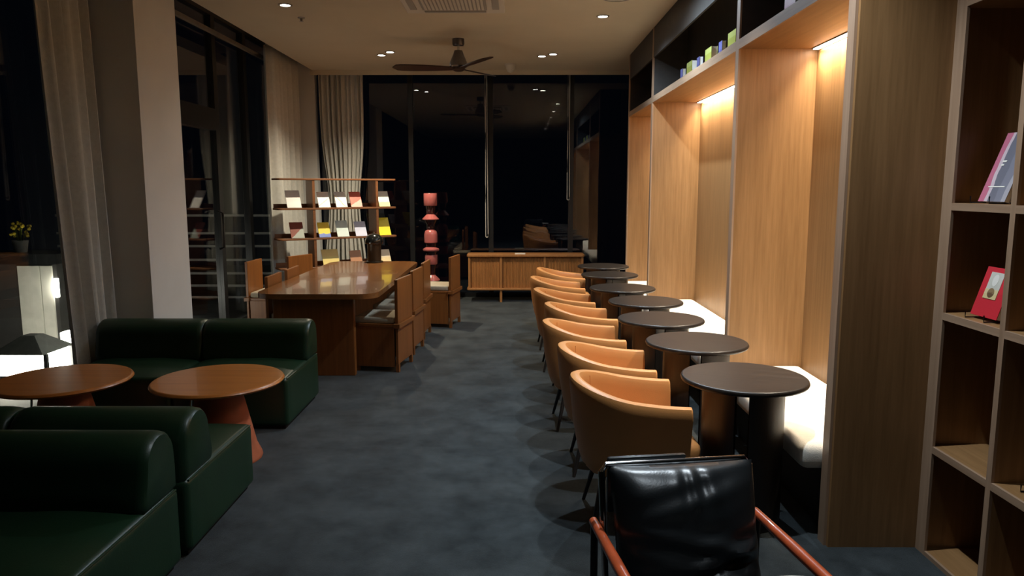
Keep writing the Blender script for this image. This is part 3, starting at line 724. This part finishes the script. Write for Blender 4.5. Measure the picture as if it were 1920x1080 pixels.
for i, (x, y, a) in enumerate([(0.545, 3.50, 90), (0.525, 4.20, 88), (0.465, 4.99, 91), (0.51, 5.76, 93), (0.445, 6.60, 89), (0.435, 7.50, 91), (0.525, 8.32, 88)]):
    lab = 'tan leather tub armchair, %s in its row from the black leather chair' % ORD[i]
    if i == 0: ch0.location = (x, y, 0); ch0.rotation_euler = (0, 0, R(a)); tag(ch0, lab, group='tan tub armchairs')
    else: dup(ch0, (x, y, 0), R(a), lab)

# ---------------------------------------------------------------- round black tables
def bistro():
    t = thing('bistro_table', 'x', 'table')
    obj('table_top', lathe(bmesh.new(), [(0, 0.694), (0.290, 0.694), (0.299, 0.699), (0.302, 0.707), (0.299, 0.716), (0.294, 0.720), (0.288, 0.720), (0, 0.720)], 64), 'black_oak', t, True)
    for s in (0, PI):
        bm = bmesh.new(); n = 14; ring = []
        for k in range(n + 1):
            a = s + R(-80 + 160 * k / n)
            ring.append([bm.verts.new((r_ * math.cos(a), r_ * math.sin(a), z)) for r_, z in ((0.195, 0.0), (0.195, 0.694), (0.172, 0.694), (0.172, 0.0))])
        for a_, b_ in zip(ring, ring[1:]):
            for k in range(4): bm.faces.new((a_[k], a_[(k + 1) % 4], b_[(k + 1) % 4], b_[k]))
        bm.faces.new(ring[0]); bm.faces.new(ring[-1])
        obj('curved_leg_panel', bm, 'black_oak_v', t, True)
    return t
bt0 = bistro()
for i, (x, y, a) in enumerate([(1.118, 3.50, -18), (1.09, 4.33, -14), (1.03, 5.11, -11), (1.065, 5.92, -10), (0.995, 6.73, -9), (1.01, 7.78, -8), (1.045, 8.64, -6)]):
    lab = 'round black oak cafe table, %s in its row from the black leather chair' % ORD[i]
    if i == 0: bt0.location = (x, y, 0); bt0.rotation_euler = (0, 0, R(a)); tag(bt0, lab, group='round black cafe tables')
    else: dup(bt0, (x, y, 0), R(a), lab)

# ---------------------------------------------------------------- black leather chair in front
t = thing('lounge_chair', 'black leather cushion chair with tubular frame and orange wooden armrests', 'armchair', (0.535, 1.99, 0), R(8))
HWc = 0.240
def cushion(name, W, H, T, mat, seed, wr):
    rnd = random.Random(seed); bm = bmesh.new(); nu, nv = 60, 48; vs = {}
    folds = [(rnd.uniform(-0.9, 0.9), rnd.uniform(-0.25, 0.35), rnd.uniform(11, 19), rnd.uniform(0, 6), rnd.uniform(0.3, 1)) for _ in range(9)]
    for side in (1, -1):
        for i in range(nu + 1):
            for j in range(nv + 1):
                u = -1 + 2 * i / nu; v = -1 + 2 * j / nv
                edge = (max(0, 1 - abs(u) ** 3.2) * max(0, 1 - abs(v) ** 3.2)) ** 0.55
                x = u * W * (1 - 0.035 * (1 - abs(v) ** 2)); z = v * H * (1 - 0.012 * (1 - abs(u) ** 2))
                y = T * edge
                k = 0
                for (c, sl, fr, ph, am) in folds:
                    d = (v - c * 0.9 - sl * u)
                    k += am * math.exp(-(d * 5) ** 2) * math.sin(d * fr + ph) * (0.4 + 0.6 * math.exp(-((u - 0.55) / 0.75) ** 2))
                k += 0.45 * math.exp(-((v - 0.80) / 0.24) ** 2) * math.sin(u * 17 + 3 * v * math.sin(u * 5)) * (0.55 + 0.45 * math.sin(u * 6.1 + 0.7))
                k += 0.12 * math.exp(-((v + 0.85) / 0.2) ** 2) * math.sin(u * 9 + 1)
                y += wr * k * edge
                key = (i, j, side if 0 < i < nu and 0 < j < nv else 0)
                if key not in vs: vs[key] = bm.verts.new((x, side * -y, z))
    for side in (1, -1):
        for i in range(nu):
            for j in range(nv):
                q = []
                for a, b in ((i, j), (i + 1, j), (i + 1, j + 1), (i, j + 1)):
                    q.append(vs[(a, b, side if 0 < a < nu and 0 < b < nv else 0)])
                bm.faces.new(q)
    return bm
fr = bmesh.new()
tl = (-HWc, 0.20, 0.785); tr = (HWc, 0.20, 0.785)
tube(fr, [(-HWc, 0.10, 0.26), (-HWc, 0.215, 0.765), (-HWc + 0.015, 0.22, 0.782), (HWc - 0.015, 0.22, 0.782), (HWc, 0.215, 0.765), (HWc, 0.10, 0.26)], 0.0105, 10)
obj('back_frame', fr, 'chrome', t, True)
for s in (-1, 1):
    bm = bmesh.new()
    obj('leg', tube(bmesh.new(), [(s * (HWc + 0.024), 0.195, 0.0), (s * (HWc + 0.024), 0.195, 0.60)], 0.012, 10), 'black_metal', t, True)
    obj('leg', tube(bmesh.new(), [(s * (HWc + 0.024), -0.36, 0.0), (s * (HWc + 0.024), -0.36, 0.60)], 0.012, 10), 'black_metal', t, True)
    obj('armrest', tube(bmesh.new(), [(s * (HWc + 0.024), 0.21, 0.607), (s * (HWc + 0.024), -0.05, 0.607), (s * (HWc + 0.024), -0.40, 0.607)], [0.014, 0.017, 0.015], 14), 'orange_wood', t, True)
    obj('side_rail', tube(bmesh.new(), [(s * (HWc + 0.024), 0.195, 0.24), (s * (HWc + 0.024), -0.36, 0.27)], 0.010, 10), 'black_metal', t, True)
for y, z in ((0.195, 0.24), (-0.36, 0.27)):
    obj('cross_rail', tube(bmesh.new(), [(-HWc - 0.024, y, z), (HWc + 0.024, y, z)], 0.010, 10), 'black_metal', t, True)
bc_ = obj('back_cushion', cushion('b', 0.228, 0.245, 0.085, 'black_leather', 4, 0.0155), 'black_leather', t, True, loc=(0.0, 0.105, 0.560), rot=(R(-17), 0, 0))
obj('seat_cushion', cushion('s', 0.238, 0.29, 0.065, 'black_leather', 9, 0.004), 'black_leather', t, True, loc=(0, -0.14, 0.315), rot=(R(90), 0, 0))
obj('head_roll', bx(-0.215, 0.04, 0.232, 0.252, 0.62, 0.80, 0.008), 'black_leather', t, True)

# pale little table before it, only its far rim in view
t = thing('side_table', 'small round pale stone side table in front of the black leather chair', 'side table', (0.70, 1.50, 0))
obj('table_top', lathe(bmesh.new(), [(0, 0.635), (0.240, 0.635), (0.250, 0.645), (0.250, 0.653), (0.245, 0.660), (0.238, 0.660), (0, 0.660)], 56), 'pale_stone', t, True)
obj('stem', tube(bmesh.new(), [(0, -0.17, 0.01), (0, -0.17, 0.636)], 0.014, 12), 'black_metal', t, True)
obj('base', prism(bmesh.new(), rrect(-0.16, 0.16, -0.19, 0.10, 0.04), 0, 0.012), 'black_metal', t)

# ---------------------------------------------------------------- terrace outside, seen through the side windows
struct('terrace_floor', bx(-12, XL - 0.12, -1, 16, -0.25, -0.05), 'terrace')
t = thing('terrace_railing', 'white terrace railing of horizontal bars outside the side window', 'railing', (-5.0, 10.6, -0.05))
for z in (0.10, 0.27, 0.45, 0.645, 0.845, 1.03, 1.285):
    obj('bar', bx(-1.6, 1.50, -0.012, 0.012, z - 0.016, z + 0.016), 'rail_white', t)
for x in (-1.5, -0.25, 0.98, 1.48):
    obj('post', bx(x - 0.018, x + 0.018, 0.012, 0.04, 0, 1.30), 'black_frame', t)
t = thing('outdoor_cabinet', 'pale-fronted terrace cabinet with a dark top outside the near window', 'cabinet', (-4.86, 7.45, -0.05))
obj('body', bx(-0.75, 0.30, -0.18, 0.2, 0, 0.93), 'dark_wall', t)
obj('top', bx(-0.85, 0.34, -0.24, 0.24, 0.93, 1.03), 'black_frame', t)
for x0, x1 in ((-0.08, 0.14), (0.15, 0.26)):
    obj('door', bx(x0, x1, -0.20, -0.18, 0.05, 0.91), 'pale_board', t)
t = thing('wall_lamp', 'slim glowing lamp on the corner of the terrace cabinet', 'lamp', (-4.545, 7.225, 0.55))
obj('tube', bx(-0.018, 0.018, -0.018, 0.02, 0, 0.19, 0.008), 'lantern_glow', t)
obj('bracket', bx(-0.012, 0.012, 0.018, 0.045, 0.05, 0.14), 'black_frame', t)
t = thing('terrace_lantern', 'low terrace lantern with a dark hipped roof and glowing sides', 'lantern', (-4.08, 6.10, -0.05))
obj('base', bx(-0.24, 0.24, -0.20, 0.20, 0, 0.14), 'black_frame', t)
obj('light_box', bx(-0.21, 0.21, -0.17, 0.17, 0.14, 0.32), 'lantern_glow', t)
for sx in (-1, 1):
    for sy in (-1, 1): obj('post', bx(sx * 0.215 - 0.014, sx * 0.215 + 0.014, sy * 0.175 - 0.014, sy * 0.175 + 0.014, 0.14, 0.32), 'black_frame', t)
bm = bmesh.new(); bmesh.ops.create_cone(bm, cap_ends=True, segments=4, radius1=0.31, radius2=0.08, depth=0.13)
bmesh.ops.rotate(bm, matrix=Matrix.Rotation(R(45), 3, 'Z'), verts=bm.verts[:]); bmesh.ops.translate(bm, vec=(0, 0, 0.385), verts=bm.verts[:])
obj('roof', bm, 'pot_grey', t)
t = thing('light_pillar', 'short glowing light pillar beside the terrace lantern', 'lamp', (-4.00, 6.50, -0.05))
obj('base', bx(-0.07, 0.07, -0.07, 0.07, 0, 0.10), 'black_frame', t)
obj('glow_body', bx(-0.06, 0.06, -0.06, 0.06, 0.10, 0.40, 0.01), 'lantern_glow', t)
t = thing('flower_pot', 'yellow-flowered plant in a grey pot on the terrace cabinet', 'plant', (-5.02, 7.45, 0.98))
obj('pot', lathe(bmesh.new(), [(0, 0), (0.055, 0), (0.075, 0.12), (0.066, 0.12), (0.05, 0.02), (0, 0.02)], 20), 'pot_grey', t, True)
rnd = random.Random(2); lf = bmesh.new(); fl = bmesh.new()
for k in range(26):
    a = rnd.uniform(0, 2 * PI); r_ = rnd.uniform(0.02, 0.11); z = rnd.uniform(0.16, 0.30)
    p0 = Vector((0.01 * math.cos(a), 0.01 * math.sin(a), 0.08)); p1 = Vector((r_ * math.cos(a), r_ * math.sin(a), z))
    tube(lf, [p0, (p0 + p1) / 2 + Vector((0, 0, 0.03)), p1], 0.003, 5)
    bmesh.ops.create_icosphere(fl, subdivisions=1, radius=0.018, matrix=Matrix.Translation(p1))
obj('stems', lf, 'leaf', t); obj('flowers', fl, 'yellow_flower', t)
